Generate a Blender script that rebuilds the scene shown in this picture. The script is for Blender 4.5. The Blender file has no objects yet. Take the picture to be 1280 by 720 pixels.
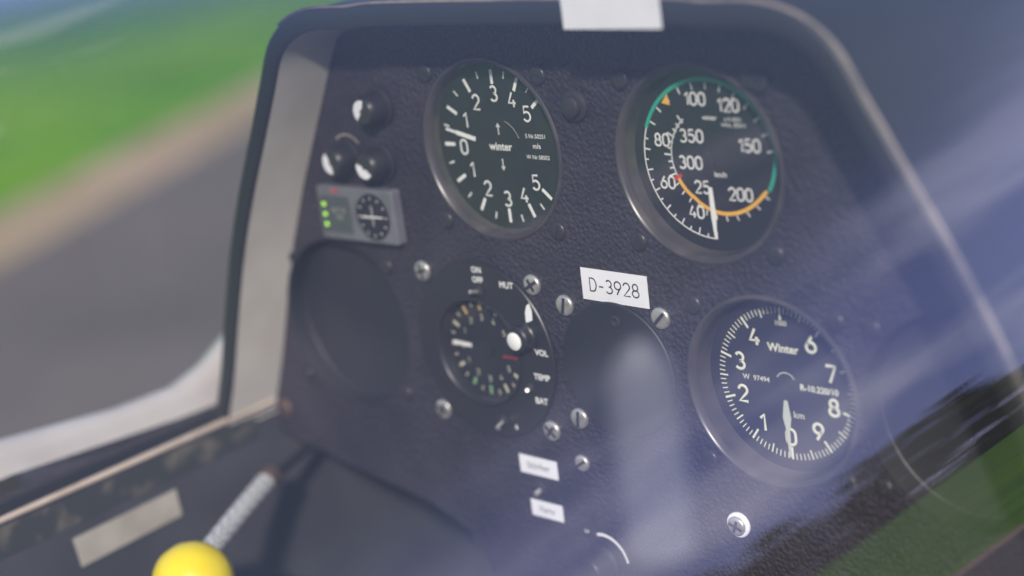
import bpy, math, random
from math import sin, cos, pi, radians
from mathutils import Vector, Matrix
random.seed(7)
S=0.001
scn=bpy.context.scene
col=scn.collection

# ------------------------------------------------------------------ materials
def mat(name, base=(.5,.5,.5), rough=.5, metal=0.0, bump=None, var=None, spec=None, coat=0.0):
    m=bpy.data.materials.new(name); m.use_nodes=True
    nt=m.node_tree; n=nt.nodes; l=nt.links
    b=n['Principled BSDF']
    b.inputs['Base Color'].default_value=(*base,1); b.inputs['Roughness'].default_value=rough
    b.inputs['Metallic'].default_value=metal
    if spec is not None: b.inputs['Specular IOR Level'].default_value=spec
    if coat: b.inputs['Coat Weight'].default_value=coat
    tc=n.new('ShaderNodeTexCoord')
    if var:
        t=n.new('ShaderNodeTexNoise'); t.inputs['Scale'].default_value=var[0]; t.inputs['Detail'].default_value=2
        l.new(tc.outputs['Object'],t.inputs['Vector'])
        r=n.new('ShaderNodeValToRGB'); r.color_ramp.elements[0].position=var[2]; r.color_ramp.elements[1].position=var[3]
        r.color_ramp.elements[0].color=(*base,1); r.color_ramp.elements[1].color=(*var[1],1)
        l.new(t.outputs['Fac'],r.inputs[0]); l.new(r.outputs[0],b.inputs['Base Color'])
    if bump:
        t2=n.new('ShaderNodeTexNoise'); t2.inputs['Scale'].default_value=bump[0]; t2.inputs['Detail'].default_value=1
        l.new(tc.outputs['Object'],t2.inputs['Vector'])
        bp=n.new('ShaderNodeBump'); bp.inputs['Strength'].default_value=bump[1]; bp.inputs['Distance'].default_value=bump[2]
        l.new(t2.outputs['Fac'],bp.inputs['Height']); l.new(bp.outputs[0],b.inputs['Normal'])
    return m

def leather():
    m=mat('leather_grain_paint',(.020,.020,.030),.46)
    nt=m.node_tree; n=nt.nodes; l=nt.links; b=n['Principled BSDF']
    tc=n.new('ShaderNodeTexCoord')
    v=n.new('ShaderNodeTexVoronoi'); v.inputs['Scale'].default_value=520
    l.new(tc.outputs['Object'],v.inputs['Vector'])
    bp=n.new('ShaderNodeBump'); bp.inputs['Strength'].default_value=1.0; bp.inputs['Distance'].default_value=.0008
    l.new(v.outputs['Distance'],bp.inputs['Height']); l.new(bp.outputs[0],b.inputs['Normal'])
    big=n.new('ShaderNodeTexNoise'); big.inputs['Scale'].default_value=18; big.inputs['Detail'].default_value=4; big.inputs['Roughness'].default_value=.65
    l.new(tc.outputs['Object'],big.inputs['Vector'])
    r=n.new('ShaderNodeValToRGB'); r.color_ramp.elements[0].position=.35; r.color_ramp.elements[1].position=.72
    r.color_ramp.elements[0].color=(.018,.016,.024,1); r.color_ramp.elements[1].color=(.044,.039,.052,1)
    l.new(big.outputs['Fac'],r.inputs[0]); l.new(r.outputs[0],b.inputs['Base Color'])
    return m

def glass(name, gain, haze=0.0, tint=(1,1,1), rough=0.0, hz=(.8,.8,.85), refl=(1,1,1)):
    """thin sheet: Schlick reflectance from |N.I| (works for both faces)"""
    m=bpy.data.materials.new(name); m.use_nodes=True
    nt=m.node_tree; n=nt.nodes; l=nt.links; n.clear()
    o=n.new('ShaderNodeOutputMaterial')
    tr=n.new('ShaderNodeBsdfTransparent'); tr.inputs[0].default_value=(*tint,1)
    gl=n.new('ShaderNodeBsdfGlossy'); gl.inputs['Roughness'].default_value=rough; gl.inputs[0].default_value=(*refl,1)
    ge=n.new('ShaderNodeNewGeometry')
    dp=n.new('ShaderNodeVectorMath'); dp.operation='DOT_PRODUCT'; l.new(ge.outputs['Normal'],dp.inputs[0]); l.new(ge.outputs['Incoming'],dp.inputs[1])
    ab=n.new('ShaderNodeMath'); ab.operation='ABSOLUTE'; l.new(dp.outputs['Value'],ab.inputs[0])
    om=n.new('ShaderNodeMath'); om.operation='SUBTRACT'; om.inputs[0].default_value=1; l.new(ab.outputs[0],om.inputs[1])
    pw=n.new('ShaderNodeMath'); pw.operation='POWER'; l.new(om.outputs[0],pw.inputs[0]); pw.inputs[1].default_value=5
    ma=n.new('ShaderNodeMath'); ma.operation='MULTIPLY_ADD'; l.new(pw.outputs[0],ma.inputs[0]); ma.inputs[1].default_value=.96; ma.inputs[2].default_value=.04
    mu=n.new('ShaderNodeMath'); mu.operation='MULTIPLY'; mu.inputs[1].default_value=gain; mu.use_clamp=True
    l.new(ma.outputs[0],mu.inputs[0])
    mx=n.new('ShaderNodeMixShader'); l.new(mu.outputs[0],mx.inputs[0]); l.new(tr.outputs[0],mx.inputs[1]); l.new(gl.outputs[0],mx.inputs[2])
    last=mx
    if haze:
        df=n.new('ShaderNodeBsdfDiffuse'); df.inputs[0].default_value=(*hz,1)
        m2=n.new('ShaderNodeMixShader'); m2.inputs[0].default_value=haze
        l.new(mx.outputs[0],m2.inputs[1]); l.new(df.outputs[0],m2.inputs[2]); last=m2
    l.new(last.outputs[0],o.inputs[0])
    return m

M_leather=leather()
M_bezel=mat('bezel_black_enamel',(.05,.047,.05),.3,var=(60,(.10,.09,.085),.45,.8))
M_face=mat('dial_black',(.010,.011,.015),.6,var=(80,(.017,.017,.023),.4,.8))
M_white=mat('dial_white_print',(.82,.82,.80),.5)
M_cream=mat('luminous_cream',(.80,.82,.62),.5)
M_green=mat('green_arc',(.02,.36,.24),.5)
M_yel=mat('yellow_arc',(.85,.45,.05),.5)
M_red=mat('red_print',(.6,.03,.02),.5)
M_blackp=mat('black_plastic',(.018,.018,.022),.38)
M_ink=mat('label_ink',(.02,.02,.03),.6)
M_label=mat('label_paper',(.80,.80,.82),.55,var=(40,(.7,.7,.73),.4,.8))
M_silver=mat('zinc_screw',(.68,.67,.65),.40,.75,var=(300,(.38,.35,.30),.45,.75))
M_dscrew=mat('black_oxide_screw',(.05,.048,.05),.32,.4)
M_hood=mat('hood_black_vinyl',(.016,.018,.018),.5,bump=(500,.4,.0003))
M_blank=mat('blanking_plate_satin',(.013,.014,.02),.5,var=(14,(.03,.03,.038),.4,.75))
M_liner=mat('hood_liner_grey',(.66,.62,.56),.7,var=(25,(.52,.48,.43),.4,.75))
M_beige=mat('beige_trim',(.55,.46,.38),.6,var=(60,(.38,.30,.24),.45,.8))
M_pipe=mat('piping_worn',(.26,.22,.19),.6,var=(60,(.11,.10,.09),.4,.7))
M_gasket=mat('rubber_gasket',(.012,.012,.014),.6)
M_gel=mat('white_gelcoat',(.78,.74,.71),.3,var=(20,(.62,.57,.54),.4,.8),coat=.3)
M_tape=mat('beige_tape',(.46,.43,.37),.6,var=(50,(.36,.33,.28),.4,.75))
M_knobY=mat('yellow_knob_plastic',(.85,.68,.01),.3,coat=.4,var=(60,(.75,.57,.01),.5,.8))
M_brown=mat('rusty_screw',(.15,.10,.08),.5,.4)
M_inst=mat('display_bezel_grey',(.19,.195,.215),.4,.3,var=(90,(.13,.135,.15),.4,.8))
M_lcd=mat('lcd_grey',(.07,.08,.085),.3)
def emis(name,c,s):
    m=mat(name,c,.4); b=m.node_tree.nodes['Principled BSDF']
    b.inputs['Emission Color'].default_value=(*c,1); b.inputs['Emission Strength'].default_value=s; return m
M_led=emis('green_led',(.45,1,.05),.6)
M_rled=emis('red_led',(.5,.03,.04),.1)
M_wall=mat('worn_dark_paint',(.045,.047,.053),.6,var=(22,(.07,.072,.08),.4,.8))
M_worn=mat('chipped_paint',(.035,.04,.04),.65,var=(75,(.14,.125,.10),.5,.72))
def braid():
    m=mat('braided_sleeve',(.45,.46,.48),.4,.2)
    nt=m.node_tree;n=nt.nodes;l=nt.links;b=n['Principled BSDF']
    tc=n.new('ShaderNodeTexCoord'); mp=n.new('ShaderNodeMapping'); mp.inputs['Rotation'].default_value=(.5,.6,.4); l.new(tc.outputs['Object'],mp.inputs[0])
    ck=n.new('ShaderNodeTexChecker'); ck.inputs['Scale'].default_value=620
    ck.inputs[1].default_value=(.80,.81,.82,1); ck.inputs[2].default_value=(.34,.35,.37,1)
    l.new(mp.outputs[0],ck.inputs['Vector']); l.new(ck.outputs[0],b.inputs['Base Color'])
    return m
M_braid=braid()
M_glass=glass('instrument_glass',1.2)
M_canopy=glass('acrylic_canopy',2.7,haze=.013,tint=(.985,.985,.985),refl=(.86,.82,1))
M_standin=glass('stand_in_translucent',.5,haze=.17,tint=(.58,.60,.68),rough=.45,hz=(.55,.56,.66))  # grey see-through material for the made-up stand-in shell

# ------------------------------------------------------------------ mesh helpers
def link(o,parent=None,loc=None):
    col.objects.link(o)
    if parent: o.parent=parent
    if loc: o.location=[c*S for c in loc]
    return o
def empty(name,loc=(0,0,0)):
    e=bpy.data.objects.new(name,None); e.empty_display_size=.01; return link(e,None,loc)
def mesh(name,vs,fs,m,parent=None,loc=None,smooth=False,bevel=0):
    me=bpy.data.meshes.new(name); me.from_pydata([[c*S for c in v] for v in vs],[],fs); me.update()
    me.materials.append(m)
    if smooth:
        for p in me.polygons: p.use_smooth=True
    o=bpy.data.objects.new(name,me); link(o,parent,loc)
    if bevel:
        b=o.modifiers.new('b','BEVEL'); b.width=bevel*S; b.segments=2
    return o
def lathe(name,prof,m,parent,loc=None,seg=72,smooth=True,sharp=True):
    vs=[];fs=[]
    for r,y in prof:
        for i in range(seg):
            a=2*pi*i/seg; vs.append((r*sin(a),y,r*cos(a)))
    for k in range(len(prof)-1):
        for i in range(seg):
            j=(i+1)%seg
            fs.append((k*seg+i,k*seg+j,(k+1)*seg+j,(k+1)*seg+i))
    o=mesh(name,vs,fs,m,parent,loc,smooth)
    if sharp:
        md=o.modifiers.new('e','EDGE_SPLIT'); md.split_angle=radians(38)
    return o
def box(name,cx,cy,cz,w,d,h,m,parent,bevel=.4,loc=None,rot=0):
    vs=[];c,s=cos(rot),sin(rot)
    for dx in(-w/2,w/2):
        for dy in(-d/2,d/2):
            for dz in(-h/2,h/2):
                vs.append((cx+dx*c+dz*s,cy+dy,cz-dx*s+dz*c))
    fs=[(0,1,3,2),(4,6,7,5),(0,4,5,1),(2,3,7,6),(0,2,6,4),(1,5,7,3)]
    return mesh(name,vs,fs,m,parent,loc,bevel=bevel)
class Marks:
    def __init__(s,y): s.v=[];s.f=[];s.y=y
    def poly(s,pts):
        b=len(s.v); s.v+=[(x,s.y,z) for x,z in pts]; s.f.append(tuple(range(b,b+len(pts))))
    def tick(s,a,r0,r1,w):
        a=radians(a); dx,dz=sin(a),cos(a); px,pz=cos(a)*w/2,-sin(a)*w/2
        s.poly([(dx*r0-px,dz*r0-pz),(dx*r1-px,dz*r1-pz),(dx*r1+px,dz*r1+pz),(dx*r0+px,dz*r0+pz)])
    def arc(s,fr,w,a0,a1,step=3):
        n=max(2,int(abs(a1-a0)/step)); b=len(s.v)
        for i in range(n+1):
            t=i/n; a=radians(a0+(a1-a0)*t); r=fr(t) if callable(fr) else fr
            s.v+=[((r-w/2)*sin(a),s.y,(r-w/2)*cos(a)),((r+w/2)*sin(a),s.y,(r+w/2)*cos(a))]
        for i in range(n): s.f.append((b+2*i,b+2*i+1,b+2*i+3,b+2*i+2))
    def make(s,name,m,parent): return mesh(name,s.v,s.f,m,parent)
def text(name,body,size,x,z,y,m,parent,bold=0,rot=0,sx=1.0):
    c=bpy.data.curves.new(name,'FONT'); c.body=body; c.size=size*S; c.align_x='CENTER'; c.align_y='CENTER'
    c.offset=bold*S; c.resolution_u=3
    c.materials.append(m); o=bpy.data.objects.new(name,c); link(o,parent,(x,y,z))
    o.rotation_euler=(pi/2,-radians(rot),0); o.scale=(sx,1,1)
    return o
def ea(cx,cy,rx,ry,a0,a1,n=14): return [(cx+rx*cos(radians(a0+(a1-a0)*i/n)),cy+ry*sin(radians(a0+(a1-a0)*i/n))) for i in range(n+1)]
GL={'0':[ea(.3,.68,.3,.32,0,180)+ea(.3,.32,.3,.32,180,360)+[(.6,.68)]],
'1':[[(.10,.76),(.36,1),(.36,0)]],
'2':[ea(.3,.71,.29,.29,170,-35)+[(.02,0),(.62,0)]],
'3':[ea(.29,.745,.25,.255,150,-90),ea(.29,.255,.3,.255,90,-150)],
'4':[[(.36,1),(0,.27),(.64,.27)],[(.45,.5),(.45,0)]],
'5':[[(.54,1),(.1,1),(.06,.54)]+ea(.29,.315,.31,.315,125,-150)],
'6':[[(.42,1),(.06,.45)],ea(.3,.3,.3,.3,0,360,22)],
'7':[[(0,1),(.6,1),(.2,0)]],
'8':[ea(.3,.745,.24,.255,0,360,20),ea(.3,.26,.3,.26,0,360,22)],
'9':[[(.18,0),(.54,.55)],ea(.3,.7,.3,.3,0,360,22)],
'D':[[(0,0),(0,1),(.25,1)]+ea(.25,.5,.35,.5,90,-90)+[(0,0)]],
'-':[[(.05,.42),(.45,.42)]]}
def strokes(name,body,h,x,z,y,m,parent,w=.14,sx=1.0,gap=.24):
    adv=[(.42 if ch=='1' else .5 if ch=='-' else .62) for ch in body]
    tot=sum(adv)+gap*(len(body)-1)
    c=bpy.data.curves.new(name,'CURVE'); c.dimensions='3D'; c.bevel_depth=w*h/2*S; c.bevel_resolution=1; c.use_fill_caps=True
    ox=-tot/2
    for ch,a in zip(body,adv):
        for pl in GL[ch]:
            sp=c.splines.new('POLY'); sp.points.add(len(pl)-1)
            for p,q in zip(sp.points,pl): p.co=((ox+q[0])*h*sx*S,(q[1]-.5)*h*S,0,1)
        ox+=a+gap
    c.materials.append(m); o=bpy.data.objects.new(name,c); link(o,parent,(x,y,z)); o.rotation_euler=(pi/2,0,0); o.scale=(1,1,.12)
    return o
def tube(name,pts,r,m,parent,loc=None,cyc=False):
    c=bpy.data.curves.new(name,'CURVE'); c.dimensions='3D'; c.bevel_depth=r*S; c.bevel_resolution=4; c.use_fill_caps=True
    sp=c.splines.new('POLY'); sp.points.add(len(pts)-1)
    for p,q in zip(sp.points,pts): p.co=(q[0]*S,q[1]*S,q[2]*S,1)
    sp.use_cyclic_u=cyc; c.materials.append(m); o=bpy.data.objects.new(name,c); return link(o,parent,loc)
def smoothpts(pts,n=10):
    out=[]; P=[pts[0]]+list(pts)+[pts[-1]]
    for i in range(1,len(P)-2):
        p0,p1,p2,p3=[Vector(q) for q in P[i-1:i+3]]
        for k in range(n):
            t=k/n
            out.append(tuple(.5*((2*p1)+(-p0+p2)*t+(2*p0-5*p1+4*p2-p3)*t*t+(-p0+3*p1-3*p2+p3)*t**3)))
    out.append(tuple(pts[-1])); return out

def screw(k,x,z,parent,m,r=4.1,h=1.5,ang=None,cross=False,y=-1.6):
    ang=random.uniform(0,180) if ang is None else ang
    lathe(f'screw_{k}',[(r,0),(r,-h*.55),(r*.9,-h*.85),(r*.6,-h),(0.01,-h*1.04)],m,parent,(x,y,z),seg=28,sharp=False)
    a=radians(ang)
    box(f'slot_{k}',0,-h*1.02,0,r*1.55,.4,r*.3,M_ink,parent,0,loc=(x,y,z),rot=a)
    if cross: box(f'slotb_{k}',0,-h*1.03,0,r*1.3,.4,r*.3,M_ink,parent,0,loc=(x,y,z),rot=a+pi/2)

CX=52.5
CH=47.5
# ------------------------------------------------------------------ instrument panel
panel=empty('instrument_panel')
left=[(-40,54.5),(-66,53.5),(-83,45),(-94,27),(-106,6),(-122,-22),(-136,-50),(-150,-84),(-160,-110),(-171,-134),(-172,-150)]
low=[(-120,-160),(-72,-168),(-46,-178),(-32,-200),(-28,-330)]
outline=left+low
outl=outline+[(2*CH-x,z) for x,z in reversed(outline)]
cu=bpy.data.curves.new('panel_plate','CURVE'); cu.dimensions='2D'; cu.fill_mode='BOTH'; cu.extrude=1.2*S; cu.bevel_depth=.4*S
def sp(pts):
    s=cu.splines.new('POLY'); s.points.add(len(pts)-1)
    for p,q in zip(s.points,pts): p.co=(q[0]*S,q[1]*S,0,1)
    s.use_cyclic_u=True
def circ(cx,cz,r,n=96): return [(cx+r*cos(2*pi*i/n),cz+r*sin(2*pi*i/n)) for i in range(n)]
sp(outl)
V1=(0,0);V2=(103.9,-1);V3=(126.7,-86.8);V4=(-18.7,-87.8);V5=(54.5,-87.2);H1=(-108,-86);H2=(207,-86)
for c,r in((V1,38.4),(V2,38.4),(V3,38.4),(H1,40),(H2,40),((-21.7,-88.8),27)): sp(circ(*c,r))
cu.materials.append(M_leather)
po=bpy.data.objects.new('panel_plate',cu); link(po,panel); po.rotation_euler=(pi/2,0,0)
k=0
for c,s in ((V1,31.4),(V2,31.4),(V3,31.4)):
    for sx in(-1,1):
        for sz in(-1,1):
            k+=1; screw(k,c[0]+sx*s,c[1]+sz*s,panel,M_dscrew,r=3.9)
for sx,sz in((-1,1),(1,1),(-1,-1),(1,-1)):
    k+=1; screw(k,V4[0]+sx*32.1,V4[1]+sz*32.1,panel,M_silver,r=4.4,cross=True,y=-1.8)
for sx,sz in((-1,1),(1,1),(-1,-1)):
    k+=1; screw(k,V5[0]+sx*24.5,V5[1]+sz*24.5,panel,M_silver,r=4.4,y=-1.8,ang=random.uniform(40,140))
for c in(H1,H2):
    for sx in(-1,1):
        for sz in(-1,1):
            k+=1; screw(k,c[0]+sx*34,c[1]+sz*30,panel,M_dscrew,r=3.6)
for x,z,m,r in((28,-132,M_silver,3.6),(-165,-137,M_brown,4.5),(158,-117,M_dscrew,3.5),(131,31,M_dscrew,3.5)):
    k+=1; screw(k,x,z,panel,m,r=r)
lathe('badge_disc',[(5.2,0),(5.2,-1.0),(4.8,-1.4),(0.01,-1.4)],M_label,panel,(106,-1.6,-144),seg=32)
screw('badge',106,-144,panel,M_silver,r=4.0,cross=True,y=-3.0,ang=20)
for i,c in enumerate((H1,H2)):
    lathe(f'blank_recess_{i+1}',[(40.6,-1.8),(39.6,-1.9),(39.0,0),(38.6,7),(38.2,7.4),(0.01,7.4)],M_blank,panel,(c[0],0,c[1]))
lathe('press_button',[(6.2,-1.6),(6.2,-3.0),(5.2,-3.6),(4.4,-3.8),(4.2,-5.8),(3.4,-6.4),(.01,-6.4)],M_dscrew,panel,(49,0,20),seg=36)
cover=empty('cover_plate',(V5[0],0,V5[1]))
lathe('plate',[(28.5,-1.6),(28.5,-2.9),(28,-3.3),(.01,-3.3)],M_blank,cover)
lathe('plug',[(2.6,-3.3),(2.6,-3.8),(1.8,-4.1),(.01,-3.5)],M_ink,cover,(2.5,0,21),seg=24)

# ------------------------------------------------------------------ hood
hood=empty('instrument_panel_hood')
def dense(pts):
    q=smoothpts([(x,0,z) for x,z in pts],6); return [(a[0],a[2]) for a in q]
Lp=dense([(CH,56),(-20,55.8)]+left[:-1]+[(-172,-140)])
def offset(pts,d):
    out=[]
    for i,p in enumerate(pts):
        a=pts[max(0,i-1)]; b=pts[min(len(pts)-1,i+1)]
        tx,tz=b[0]-a[0],b[1]-a[1]; L=math.hypot(tx,tz) or 1
        out.append((p[0]+(tz/L)*d, p[1]-(tx/L)*d))
    return out
Lo=offset(Lp,9.5); Li=offset(Lp,.6)
def loftL(name,rings,m,parent,smooth=True,c=CX):
    for side in(0,1):
        vs=[];fs=[];n=len(rings[0])
        for r in rings:
            vs+=[(x if side==0 else 2*c-x,y,z) for x,y,z in r]
        for kk in range(len(rings)-1):
            for i in range(n-1):
                f=(kk*n+i,kk*n+i+1,(kk+1)*n+i+1,(kk+1)*n+i); fs.append(f if side else f[::-1])
        mesh(name+('_left' if side==0 else '_right'),vs,fs,m,parent,None,smooth)
R=lambda pts,y:[(x,y,z) for x,z in pts]
Lm=offset(Lp,2.0); Lo2=offset(Lp,8.0)
loftL('liner',[R(Li,4),R(Li,-10),R(Li,-31)],M_liner,hood,c=CH)
loftL('rim',[R(Li,-31),R(offset(Lp,1.0),-32.4),R(Lm,-33),R(Lo2,-33),R(offset(Lp,9.2),-32.2),R(Lo,-30.5),R(Lo,-20),R(Lo,30)],M_hood,hood,c=CH)
def shrink(pts,k,dz): return [(CH+(x-CH)*k,z*k+dz) for x,z in pts]
loftL('glareshield',[R(Lo,30),R(shrink(Lo,.97,-10),120),R(shrink(Lo,.9,-30),240),R(shrink(Lo,.75,-60),380)],M_hood,hood,c=CH)
tube('edge_piping',[(x,-31.5,z+.4) for x,z in [p for p in Lo if p[1]>56][::-1]]+[(2*CH-x,-31.5,z+.4) for x,z in Lo[1:]],.8,M_pipe,hood)
tag=empty('paper_tag',(99,-34.2,62.5))
box('paper',0,0,0,44,.5,14,M_label,tag,.1)
box('fold',0,5.0,7.4,44,10,.5,M_label,tag,.1)

# ------------------------------------------------------------------ instrument bodies
def instrument(name,c,depth):
    e=empty(name,(c[0],0,c[1]))
    lathe('bezel',[(38.4,1.5),(38.4,-1.4),(37.9,-2.1),(37.0,-2.3),(36.2,-1.7),(35.8,-.4),(35.5,.8)],M_bezel,e,seg=120)
    lathe('inner_wall',[(35.5,.8),(35.3,depth*.6),(34.9,depth)],M_bezel,e,seg=120)
    lathe('dial',[(35.2,depth),(.01,depth)],M_face,e,seg=96)
    lathe('glass',[(35.6,.3),(.01,.3)],M_glass,e,seg=96)
    lathe('case',[(38.0,1.6),(38.0,50),(.01,50)],M_blackp,e,seg=48)
    return e
# --- variometer
d=4.5
v=instrument('variometer',V1,d); yy=d-.15
mk=Marks(yy)
allang=[270,300,330,360,386,410]
for n_,a in enumerate(allang):
    for aa in {a,540-a}: mk.tick(aa,26,32,1.5)
for i in range(5):
    a=(allang[i]+allang[i+1])/2
    for aa in(a,540-a): mk.tick(aa,29,32,.7)
mk.arc(11.5,.15,20,70)
for yb,dr in((7,1),(-7,-1)):
    mk.poly([(-.25,yb-2),(.25,yb-2),(.25,yb+2),(-.25,yb+2)])
    mk.poly([(-1.2,yb+dr*1.2),(0,yb+dr*3),(1.2,yb+dr*1.2)])
mk.make('scale',M_white,v)
for n_,a in zip(range(6),allang):
    for aa in({a,540-a}):
        r_=21.0 if n_<3 else 22.0
        zz=-1.0 if n_==0 else 0
        strokes(f'digit_{n_}',str(n_),6.0,r_*sin(radians(aa)),r_*cos(radians(aa))+zz,yy,M_white,v,w=.16)
text('maker','winter',4.7,0,0,yy,M_white,v,bold=.1)
text('unit','m/s',3.0,20,1,yy,M_white,v,bold=.05)
text('serial','S Nr.50251',2.4,20,5,yy,M_white,v,bold=.02); text('serial2','W Nr.58502',2.4,20,-3.6,yy,M_white,v,bold=.02)
nd=Marks(d-1.2); nd.tick(283,13,24,1.9); nd.tick(283,24,30,1.2); nd.make('pointer',M_white,v)
# --- airspeed indicator
d=6.3; a_=instrument('airspeed_indicator',V2,d); yy=d-.15
mk=Marks(yy); mk.arc(30.2,.5,180,292)
for a in range(180,292,8): mk.tick(a,28.6 if (a//8)%2 else 27.4,30.2,.55)
mk.arc(lambda t:17+1.2*t,.45,247,326)
for i,a in enumerate(range(250,326,8)): mk.tick(a,17.2,20.8 if i%3==0 else 19.2,.6)
mk.make('scale',M_white,a_)
mk=Marks(yy); mk.arc(lambda t:30.3-(max(0,t-.8)*14),1.5,292,472); mk.make('green_arc',M_green,a_)
mk=Marks(yy-.02)
for a in range(-62,92,13): mk.tick(a,26.7,29.3,.55)
mk.make('upper_ticks',M_white,a_)
mk=Marks(yy); mk.arc(lambda t:26.6-9.0*min(1,t*1.35)**.8-.6*t,1.5,113,243); mk.make('caution_arc',M_yel,a_)
mk=Marks(yy-.03)
for a in range(118,240,12):
    t=(a-113)/130; r=26.6-9.0*min(1,t*1.35)**.8-.6*t; mk.tick(a,r+.9,r+3,.5)
mk.make('inner_ticks',M_white,a_)
mk=Marks(yy-.04); mk.tick(245,15,19.5,1.3); mk.make('red_line',M_red,a_)
mk=Marks(yy-.04); mk.poly([(-19.5,21),(-16.5,24.5),(-15.5,20.2)]); mk.make('approach_triangle',M_yel,a_)
for b,x,z in(('100',-4,22.9),('120',10.8,20.9),('150',18.5,6.2),('200',12.6,-12.4),('40',-8.4,-20.4),('60',-20.6,-9.6),('80',-21.2,6.8),('350',-7.2,8.8),('300',-8.8,-1.4),('25',-4.6,-10.6)):
    strokes('digit_'+b,b,4.6,x,z,yy,M_white,a_,w=.17,gap=.2)
text('maker','winter',2.4,2,16,yy,M_white,a_,bold=.04); text('unit','km/h',2.8,4.5,-5.4,yy,M_white,a_,bold=.03)
text('small_print','6 Fi 8201\nWNr. 82013',2.1,12.5,14.5,yy,M_white,a_)
nd=Marks(d-1.4); nd.poly([(-.9,-10),(.9,-10),(1.5,-21),(.7,-30),(-.1,-30),(-.9,-21)]); nd.make('pointer',M_white,a_)
lathe('hub',[(2.6,0),(2.6,-1.2),(.01,-1.2)],M_blackp,a_,(0,d,0),seg=24)
# --- altimeter
d=9; al=instrument('altimeter',V3,d); yy=d-.15
mk=Marks(yy)
for i in range(100):
    a=180+i*3.6
    if i%10==0: mk.tick(a,25.4,30.4,.9)
    elif i%5==0: mk.tick(a,26.6,30.4,.6)
    else: mk.tick(a,27.8,30.4,.42)
mk.make('scale',M_cream,al)
for i in range(10):
    if i==5: continue
    aa=radians(180+36*i); strokes(f'digit_{i}',str(i),6.4,21.4*sin(aa),21.4*cos(aa),yy,M_cream,al,w=.2,sx=1.05)
text('maker','Winter',4.6,0,14,yy,M_cream,al,bold=.12); text('range','1000',2.8,0,24,yy,M_cream,al)
text('serial','W  97494',3.0,-13.5,.5,yy,M_cream,al,bold=.02); text('type','R-10.220/10',3.4,14.5,-.5,yy,M_cream,al,bold=.1)
text('unit','km',4.0,4.5,-12,yy,M_cream,al)
mk=Marks(yy); mk.arc(4.5,.3,-60,60); mk.make('window_arc',M_cream,al)
nd=Marks(d-1.6); nd.poly([(-.7,-6),(.9,-6),(1.9,-13),(.9,-18),(.4,-29),(-.4,-29),(-.9,-18),(-1.9,-13)]); nd.make('pointer',mat('pointer_paint',(.55,.60,.48),.5),al)
lathe('hub',[(2.5,0),(2.5,-2.2),(.01,-2.2)],M_blackp,al,(0,d,0),seg=24)

# --- electronic variometer with switches
ev=empty('variometer.001',(V4[0],0,V4[1]))
lathe('faceplate',[(39.5,-1.6),(39.5,-2.9),(39.0,-3.4)],M_blackp,ev,seg=96)
vs=[];fs=[];N=96
for i in range(N):
    a=2*pi*i/N; vs.append((39*sin(a),-3.4,39*cos(a))); vs.append((-3+24.6*sin(a),-3.4,-1+24.6*cos(a)))
for i in range(N):
    j=(i+1)%N; fs.append((2*i,2*i+1,2*j+1,2*j))
mesh('face_ring',vs,fs,M_blackp,ev)
lathe('bezel',[(24.8,-3.2),(24.5,-4.2),(23.6,-4.5),(22.8,-3.6),(22.4,1.5)],M_blackp,ev,(-3,0,-1))
lathe('dial',[(22.8,1.5),(.01,1.5)],M_face,ev,(-3,0,-1))
lathe('glass',[(23,-3.0),(.01,-3.0)],M_glass,ev,(-3,0,-1))
g=bpy.data.objects.new('dial_marks',None); link(g,ev,(-3,0,-1))
for grp,mm in(((0,1),mat('aged_cream',(.55,.53,.38),.5)),((2,),mat('scale_green',(.22,.40,.20),.5)),((3,),mat('scale_amber',(.55,.40,.14),.5))):
    mk=Marks(1.3)
    for i in range(21):
        kk=(0 if i%2==0 else 1) if not(i%2==0 and i in(4,6,14,16)) else (2 if i in(4,6) else 3)
        if kk not in grp: continue
        a=270+(i-10)*14.5
        mk.tick(a,17.2 if i%2==0 else 18.8,21.0,1.5 if i%2==0 else .7)
    mk.make('scale',mm,g)
for i,b in enumerate('54321012345'):
    a=radians(270+(i-5)*29); strokes('digit',b,2.4,13.9*sin(a),13.9*cos(a),1.3,M_cream,g,w=.13)
mk=Marks(1.1); mk.tick(272,9,20,1.8); mk.make('pointer',M_white,g)
lathe('hub',[(4,1.5),(4,.2),(.01,.2)],M_blackp,g,seg=28)
for i in range(4): box('red_led',10+2.2*i,1.2,-2.5,.9,.3,.9,M_rled,g,0)
P=-3.55
for b,x,z,s in(('ON',2.2,36.0,3.6),('OFF',2.2,31.6,3.6),('MUT',18.5,30.8,3.8),('VOL',33.4,3.0,3.7),('TEMP',31.8,-8,3.7),('BAT',29.8,-18.8,3.8),('5',2.5,-35.2,3.2),('6',13,-33,3.2)):
    text('print_'+b,b,s,x,z,P,M_white,ev,bold=.09)
mk=Marks(P); mk.poly([(27.0,15.5),(27.2,20),(28.4,23),(30.2,24.4),(31.2,21),(30.8,17)]); mk.make('volume_wedge',M_white,ev)
kn=bpy.data.objects.new('volume_knob',None); link(kn,ev,(25.5,0,9.5))
lathe('skirt',[(6.6,-3.4),(6.6,-5),(6.0,-5.6),(5.8,-8.6),(5.0,-9.3),(.01,-9.3)],M_blackp,kn,seg=32)
lathe('cap',[(3.8,-9.25),(3.8,-9.6),(3.6,-9.75),(.01,-9.75)],M_white,kn,(-1,0,-.5),seg=28)
def toggle(n,x,z,par,tx,tz,y=-3.4):
    e=bpy.data.objects.new(n,None); link(e,par,(x,y,z))
    lathe('nut',[(2.6,0),(2.6,-1.0),(1.8,-1.4),(1.2,-1.8)],M_dscrew,e,seg=6,smooth=False)
    tube('lever',[(0,-1,0),(tx*.5,-4,tz*.5),(tx,-6,tz)],.9,M_silver,e)
toggle('toggle_1',2.8,26.8,ev,0,1.5)
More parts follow.
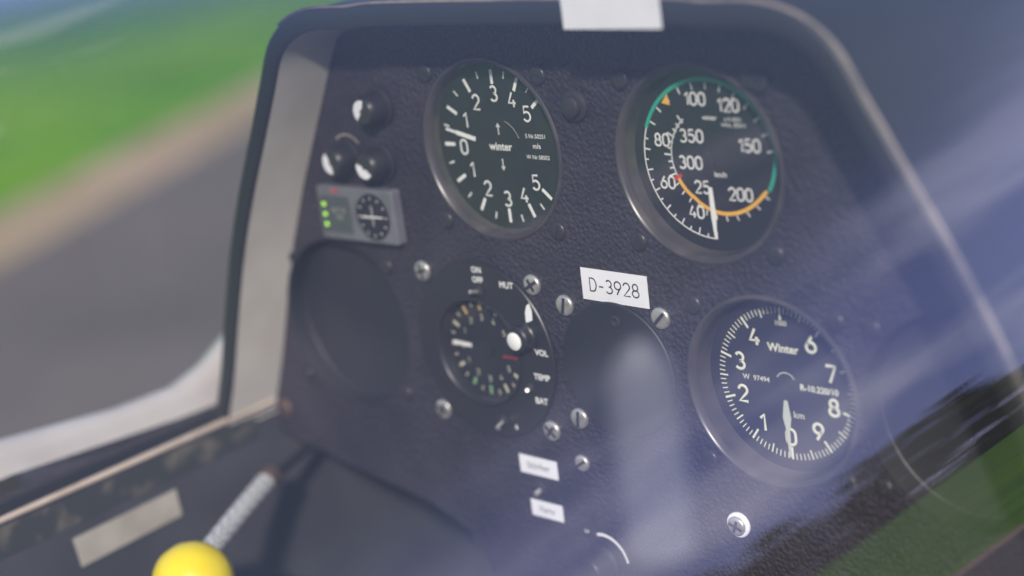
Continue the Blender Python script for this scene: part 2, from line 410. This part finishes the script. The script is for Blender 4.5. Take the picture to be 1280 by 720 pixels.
toggle('toggle_2',25,-13.5,ev,3,1.5)
toggle('toggle_3',6.5,-30.8,ev,.5,-1.5)

# --- collision warning display
fl=empty('collision_warning_display',(-82,-1.6,-31.5))
box('housing',0,-3,0,49,6,24.5,M_inst,fl,1.0)
box('screen',-13,-6.1,-.5,19,.5,17,M_lcd,fl,.1)
lathe('round_dial',[(10.4,-6.0),(10.4,-6.5),(9.9,-6.7),(9.6,-6.4),(.01,-6.3)],M_face,fl,(11,0,0),seg=48)
for i in range(3): box('status_led',-20,-6.6,4-4.6*i,1.8,.6,1.6,M_led,fl,.2)
mk=Marks(-6.45)
for i in range(12): mk.tick(i*30,7.9,9,.5)
mk.poly([(-7,-.6),(6.5,-.2),(6.5,.4),(-7,.2)]); mk.tick(0,-4,5,.4)
o=mk.make('radar_marks',M_white,fl); o.location=(11*S,0,0)
text('brand_print','FLM',2.4,-12,10.3,-6.1,M_red,fl,bold=.1)
text('lcd_text','ALT 12\n 0.4',3.0,-11,0,-6.45,M_tape,fl)

def knob(x,z,ang,arc=False,r=7.2):
    e=empty('rotary_knob',(x,-1.6,z))
    lathe('skirt',[(r+1.6,0),(r+1.6,-1.6),(r,-2.4),(r*.93,-9),(r*.8,-10.2),(r*.55,-10.6)],M_blackp,e,seg=40)
    lathe('cap',[(r*.78,-10.1),(r*.7,-10.9),(.01,-11)],M_dscrew,e,seg=32)
    mk=Marks(-11.15); mk.arc(r*.42,r*.55,ang-80,ang+80,12); mk.make('cap_sector',M_label,e)
    if arc: mk=Marks(-.2); mk.arc(r+3.0,.6,-40,50); mk.make('arc',M_tape,e)
    return e
knob(-62,16.5,300); knob(-87.5,-7,250,True); knob(-66,-8,210)
rs=empty('rotary_knob.003',(34,-1.6,-176))
lathe('skirt',[(8,0),(8,-2),(6.5,-3),(6.2,-11),(5.4,-12),(.01,-12)],M_blackp,rs,seg=40)
mk=Marks(-.2); mk.arc(12.5,1.3,-15,80); mk.make('arc',M_white,rs); text('off_print','OFF',3.2,-6,13.5,-.2,M_white,rs,bold=.08)
box('grip',0,-13,0,2.6,5,11,M_blackp,rs,.6)
sw=empty('toggle_switch',(28,-1.6,-159)); box('housing',0,-1.4,0,6,2.8,10,M_blackp,sw,.5); box('rocker',0,-3.2,1.2,4,2.2,5,M_dscrew,sw,.4)
text('print','LS',2.6,0,-2.6,-3.0,M_white,sw,bold=.05)
sw=empty('toggle_switch.001',(3,-1.6,-148)); lathe('nut',[(3.6,0),(3.6,-1.6),(2.4,-2.2),(1.4,-2.4)],M_dscrew,sw,seg=6,smooth=False); tube('lever',[(0,-1,0),(0,-3,-.6),(0,-5,-1)],1.2,M_silver,sw)

def label(name,x,z,w,h,txt,size,rot=0,bold=0,st=False):
    e=empty(name,(x,-1.75,z)); box('paper',0,-.15,0,w,.3,h,M_label,e,.05)
    if st: strokes('lettering',txt,size,0,0,-.4,M_ink,e,w=.11,gap=.2)
    else: text('lettering',txt,size,0,0,-.36,M_ink,e,bold=bold)
    e.rotation_euler=(0,radians(rot),0)
label('registration_label',57.3,-52.6,33.5,13.2,'D-3928',5.4,1.2,st=True)
label('switch_label',2.4,-138.3,21.5,8.4,'Störher',4.2,1)
label('switch_label.001',4,-158.2,18,7.6,'Vario',4.2,1)

# ------------------------------------------------------------------ cockpit tub, sill, fuselage
fus=empty('glider_fuselage')
def section(pts,ys,name,m,smooth=True):
    rings=[[(x,y,z) for x,z in pts] for y in ys]
    loftL(name,rings,m,fus,smooth)
wall=[(-172.5,-134),(-173,-150),(-174,-175),(-176,-200),(-185,-260),(-180,-340),(-150,-420),(-80,-470),(CX,-480)]
section(wall,[-900,-600,-300,-170,-100,-20,150,400,700],'cockpit_liner',M_wall)
vs=[(-172.0,-15,-136.5),(-172.0,-230,-136.5),(-172.4,-230,-151),(-172.4,-15,-149)]
mesh('chipped_strip',vs,[(0,1,2,3)],M_worn,fus)
for sd in(1,-1):
    X=lambda x:x if sd==1 else 2*CX-x
    tube('sill_trim',[(X(-172),y,-133.5) for y in(-2,-100,-300,-900)],1.5,M_beige,fus)
    gv=[];gf=[]
    ys=[40,0,-40,-80,-133,-200,-400,-900]
    zb=[-134,-134.5,-133,-130,-126,-126,-126,-126]
    for y,z in zip(ys,zb): gv+=[(X(-173.6),y,-134),(X(-186),y,-139),(X(-200),y,z-1)]
    for i in range(len(ys)-1):
        for j in range(2): gf.append((3*i+j,3*i+j+1,3*i+4+j,3*i+3+j))
    mesh('gasket',gv,gf,M_gasket,fus,smooth=False)
rail_top={60:-96,20:-98,0:-108,-15:-116,-35:-121.5,-70:-120.5,-133:-113,-200:-110,-400:-108,-900:-108}
rb={60:-134,20:-134,0:-134.5,-15:-134.5,-35:-133.5,-70:-131,-133:-126,-200:-126,-400:-126,-900:-126}
rings=[]
for y in sorted(rail_top,reverse=True):
    t=rail_top[y]; b=rb[y]
    rings.append([(-200,y,b-1),(-201,y,(t+b)/2),(-203,y,t),(-208,y,t+1.5),(-214,y,t-1),(-225,y,-170),(-236,y,-260),(-215,y,-400),(-130,y,-520),(CX,y,-560)])
loftL('outer_skin',rings,M_gel,fus)
def closed(name,ys,f,m):
    n=40;vs=[];fs=[]
    for y in ys:
        hw,zt,zb_=f(y)
        for i in range(n):
            a=2*pi*i/n; vs.append((CX+hw*math.copysign(abs(cos(a))**.85,cos(a)),y,(zt+zb_)/2+(zt-zb_)/2*sin(a)))
    for k_ in range(len(ys)-1):
        for i in range(n): fs.append((k_*n+i,k_*n+(i+1)%n,(k_+1)*n+(i+1)%n,(k_+1)*n+i))
    mesh(name,vs,fs,m,fus,smooth=True)
closed('nose',[60,200,400,600,800,900,960,980],lambda y:(288*max(0,1-((y-60)/922)**2.4)**.5,-340+225*max(0,1-((y-60)/922)**2.2)**.5,-340-225*max(0,1-((y-60)/922)**2)**.5),M_gel)
closed('tail_cone',[-900,-1000,-1400,-2000,-3000,-5000],lambda y:(288-(-y-900)*.053,-60+0*y,-560+(-y-900)*.085),M_gel)
tape=empty('tape_strip',(0,0,0))
mesh('tape',[(-171.5,-68,-154.5),(-171.5,-126,-155.5),(-172.2,-124,-170.5),(-172.0,-67,-168.5)],[(0,1,2,3)],M_tape,tape)

# ------------------------------------------------------------------ tow release
tr=empty('tow_release_handle')
pA=Vector((-140,-40,-157));pB=Vector((-108,-100,-160))
tube('braided_sleeve',smoothpts([tuple(pA),(-125,-68,-158),tuple(pB)],6),4.9,M_braid,tr)
tube('cable',[(-160,10,-158),tuple(pA)],2.4,M_gasket,tr)
tube('ferrule',[tuple(pA+Vector((-3.5,7,0))),tuple(pA+Vector((0,0,0)))],5.4,M_brown,tr)
kc=(-103,-113,-167)
kb=lathe('knob',[(.01,-17),(6,-16.2),(11.5,-13.5),(15.5,-9),(17.5,-3),(17.5,3),(15.5,9),(11,13.5),(7,16),(5.5,20),(.01,20)],M_knobY,tr,kc,seg=48,sharp=False)
kb.rotation_euler=(radians(-20),0,radians(15))

# ------------------------------------------------------------------ canopy
can=empty('canopy')
A=234;H=243;Z0=-131
vs=[];fs=[];ny=60;na=96
ysc=[-900+ (2000)*i/ny for i in range(ny+1)]
for y in ysc:
    if y>450: t=(y-450)/660.; k_=max(.02,(1-t*t))**.5; kw=max(.2,1-t*t*.35)
    else: k_=1;kw=1
    for j in range(na+1):
        a=pi*j/na; vs.append((CX+A*kw*cos(a),y,Z0+H*k_*sin(a)))
for i in range(ny):
    for j in range(na): fs.append((i*(na+1)+j,(i+1)*(na+1)+j,(i+1)*(na+1)+j+1,i*(na+1)+j+1))
mesh('acrylic_shell',vs,fs,M_canopy,can,smooth=True)

sc=empty('blurred_shape_stand_in',(0,0,0))  # made-up translucent shell standing in for an unidentified blurred shape
def stand_in_shell():
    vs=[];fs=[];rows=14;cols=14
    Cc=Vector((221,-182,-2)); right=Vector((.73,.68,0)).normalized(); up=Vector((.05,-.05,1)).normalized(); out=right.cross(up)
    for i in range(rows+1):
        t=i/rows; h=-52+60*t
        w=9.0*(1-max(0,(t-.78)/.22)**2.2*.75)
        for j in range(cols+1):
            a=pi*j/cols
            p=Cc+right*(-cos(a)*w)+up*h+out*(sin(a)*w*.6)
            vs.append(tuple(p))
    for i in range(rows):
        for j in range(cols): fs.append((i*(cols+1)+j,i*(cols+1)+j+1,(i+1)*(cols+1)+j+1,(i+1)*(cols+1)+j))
    mesh('shell',vs,fs,M_standin,sc,smooth=True)
stand_in_shell()

# ------------------------------------------------------------------ ground
GZ=-750
cam_xy=Vector((494.3,-499.1))
nrm=Vector((-.888,-.46)).normalized()
tan=Vector((-nrm.y,nrm.x))
def gplane(name,d0,d1,half,z,m,parent=None):
    pts=[]
    for d_,s_ in((d0,-half),(d1,-half),(d1,half),(d0,half)):
        p=cam_xy+nrm*d_+tan*s_; pts.append((p.x,p.y,z))
    return mesh(name,pts,[(0,1,2,3)],m)
def gmat(name,c1,c2,c3,sc1,sc2):
    m=bpy.data.materials.new(name); m.use_nodes=True; nt=m.node_tree;n=nt.nodes;l=nt.links;b=n['Principled BSDF']; b.inputs['Roughness'].default_value=.9
    b.inputs['Specular IOR Level'].default_value=.1
    tc=n.new('ShaderNodeTexCoord')
    t1=n.new('ShaderNodeTexNoise'); t1.inputs['Scale'].default_value=sc1; t1.inputs['Detail'].default_value=3
    t2=n.new('ShaderNodeTexNoise'); t2.inputs['Scale'].default_value=sc2; t2.inputs['Detail'].default_value=2
    l.new(tc.outputs['Object'],t1.inputs['Vector']); l.new(tc.outputs['Object'],t2.inputs['Vector'])
    r=n.new('ShaderNodeValToRGB'); r.color_ramp.elements[0].position=.35; r.color_ramp.elements[1].position=.65
    r.color_ramp.elements[0].color=(*c1,1); r.color_ramp.elements[1].color=(*c2,1); l.new(t1.outputs['Fac'],r.inputs[0])
    mx=n.new('ShaderNodeMixRGB'); r3=n.new('ShaderNodeMapRange'); r3.inputs[1].default_value=.42; r3.inputs[2].default_value=.62; r3.inputs['To Max'].default_value=.85
    l.new(t2.outputs['Fac'],r3.inputs[0]); l.new(r3.outputs[0],mx.inputs[0]); l.new(r.outputs[0],mx.inputs[1]); mx.inputs[2].default_value=(*c3,1)
    l.new(mx.outputs[0],b.inputs['Base Color'])
    return m
M_grass=gmat('grass',(.07,.24,.004),(.13,.37,.008),(.21,.42,.01),3.0,1.1)
M_asph=gmat('asphalt',(.15,.133,.12),(.19,.17,.155),(.125,.113,.104),60,1.8)
M_dirt=gmat('dry_verge',(.46,.33,.22),(.56,.42,.30),(.38,.31,.17),14,3)
gplane('lawn',-900000,900000,900000,GZ,M_grass)
gplane('dirt_verge',-3800,2520,400000,GZ+4,M_dirt)
gplane('runway',-3500,2190,400000,GZ+8,M_asph)

M_leaf=mat('tree_foliage',(.022,.045,.012),.8)
vs=[];fs=[]
def quad(c,s):
    u=Vector((random.gauss(0,1),random.gauss(0,1),random.gauss(0,1))).normalized(); w=u.orthogonal().normalized(); t=u.cross(w)
    b=len(vs)
    for p in(w*s+t*s*.6,-w*s+t*s*.6,-w*s-t*s*.6,w*s-t*s*.6): q=Vector(c)+p; vs.append((q.x*1000,q.y*1000,q.z*1000))
    fs.append((b,b+1,b+2,b+3))
N=200
for i in range(N):
    az=2*pi*i/N+random.uniform(-.01,.01); Rr=85+random.uniform(-8,8); hh=random.uniform(6,10.5)
    cx,cy=Rr*cos(az),Rr*sin(az)
    b=len(vs)
    for q in((-.15,0),(.15,0),(.1,hh*.6),(-.1,hh*.6)): vs.append(((cx-sin(az)*q[0])*1000,(cy+cos(az)*q[0])*1000,(-.75+q[1])*1000))
    fs.append((b,b+1,b+2,b+3))
    for _ in range(95):
        th=random.uniform(0,2*pi);rr=random.random()**.5*2.5; z=random.uniform(.03,1)
        k_=1-max(0,z-.4)**2*1.9
        quad((cx+rr*k_*cos(th),cy+rr*k_*sin(th),-.75+z*hh),random.uniform(.5,1.0))
me=mesh('tree_line',vs,fs,M_leaf)

# ------------------------------------------------------------------ light
sd=Vector((.6,-.68,.52)).normalized()
sun=bpy.data.lights.new('sun','SUN'); sun.energy=5.0; sun.angle=radians(3); sun.color=(1,.925,.82)
so=bpy.data.objects.new('sun',sun); col.objects.link(so); so.rotation_euler=(-sd).to_track_quat('-Z','Y').to_euler()
w=bpy.data.worlds.new('World'); scn.world=w; w.use_nodes=True; n=w.node_tree.nodes; l=w.node_tree.links; n.clear()
wo=n.new('ShaderNodeOutputWorld'); bg=n.new('ShaderNodeBackground'); bg.inputs[1].default_value=.14
sky=n.new('ShaderNodeTexSky'); sky.sky_type='NISHITA'; sky.sun_disc=False
sky.sun_elevation=math.asin(sd.z); sky.sun_rotation=math.atan2(sd.x,sd.y)%(2*pi)
tc=n.new('ShaderNodeTexCoord'); sep=n.new('ShaderNodeSeparateXYZ'); l.new(tc.outputs['Generated'],sep.inputs[0])
def mr(src,a,b,c,d_):
    m=n.new('ShaderNodeMapRange'); m.interpolation_type='SMOOTHSTEP'; l.new(src,m.inputs[0])
    m.inputs[1].default_value=a; m.inputs[2].default_value=b; m.inputs[3].default_value=c; m.inputs[4].default_value=d_; return m.outputs[0]
def mul(a,b):
    m=n.new('ShaderNodeMath'); m.operation='MULTIPLY'; l.new(a,m.inputs[0])
    if isinstance(b,float): m.inputs[1].default_value=b
    else: l.new(b,m.inputs[1])
    return m.outputs[0]
# cloud bank low in one quarter, shaped for its reflection in the canopy
bank=mul(mr(sep.outputs['X'],-.05,.45,0,1),mr(sep.outputs['Z'],.25,.55,1,0))
mp=n.new('ShaderNodeMapping'); mp.inputs['Scale'].default_value=(1.5,1.5,2.2)
l.new(tc.outputs['Generated'],mp.inputs[0])
ns=n.new('ShaderNodeTexNoise'); ns.inputs['Scale'].default_value=3.6; ns.inputs['Detail'].default_value=2.5; ns.inputs['Roughness'].default_value=.5
l.new(mp.outputs[0],ns.inputs['Vector'])
blue_glow=mul(bank,.6)  # blue brightness added over the bank to colour canopy reflections
m1=n.new('ShaderNodeMixRGB'); l.new(blue_glow,m1.inputs[0]); l.new(sky.outputs[0],m1.inputs[1]); m1.inputs[2].default_value=(4.2,5.2,12.5,1)
cl=mul(bank,mr(ns.outputs['Fac'],.42,.68,0,.85))
mx=n.new('ShaderNodeMixRGB'); l.new(cl,mx.inputs[0]); l.new(m1.outputs[0],mx.inputs[1]); mx.inputs[2].default_value=(12,12.7,15.5,1)
l.new(mx.outputs[0],bg.inputs[0]); l.new(bg.outputs[0],wo.inputs[0])

# ------------------------------------------------------------------ camera
cd=bpy.data.cameras.new('camera'); cd.sensor_width=36; cd.lens=36*2205/1280
cd.clip_start=.01; cd.clip_end=3000
co=bpy.data.objects.new('camera',cd); col.objects.link(co)
Mx=Matrix.Rotation(.781,3,'Z')@Matrix.Rotation(-.283,3,'X')@Matrix.Rotation(.139,3,'Y')
right=Mx@Vector((1,0,0)); fwd=Mx@Vector((0,1,0)); up=Mx@Vector((0,0,1))
rot=Matrix((right,up,-fwd)).transposed()
co.matrix_world=Matrix.Translation(Vector((.494277,-.4991,.145218)))@rot.to_4x4()
cd.dof.use_dof=True; cd.dof.focus_distance=.69; cd.dof.aperture_fstop=3.2; cd.dof.aperture_blades=0
scn.camera=co
scn.view_settings.view_transform='Standard'; scn.view_settings.look='None'; scn.view_settings.exposure=0
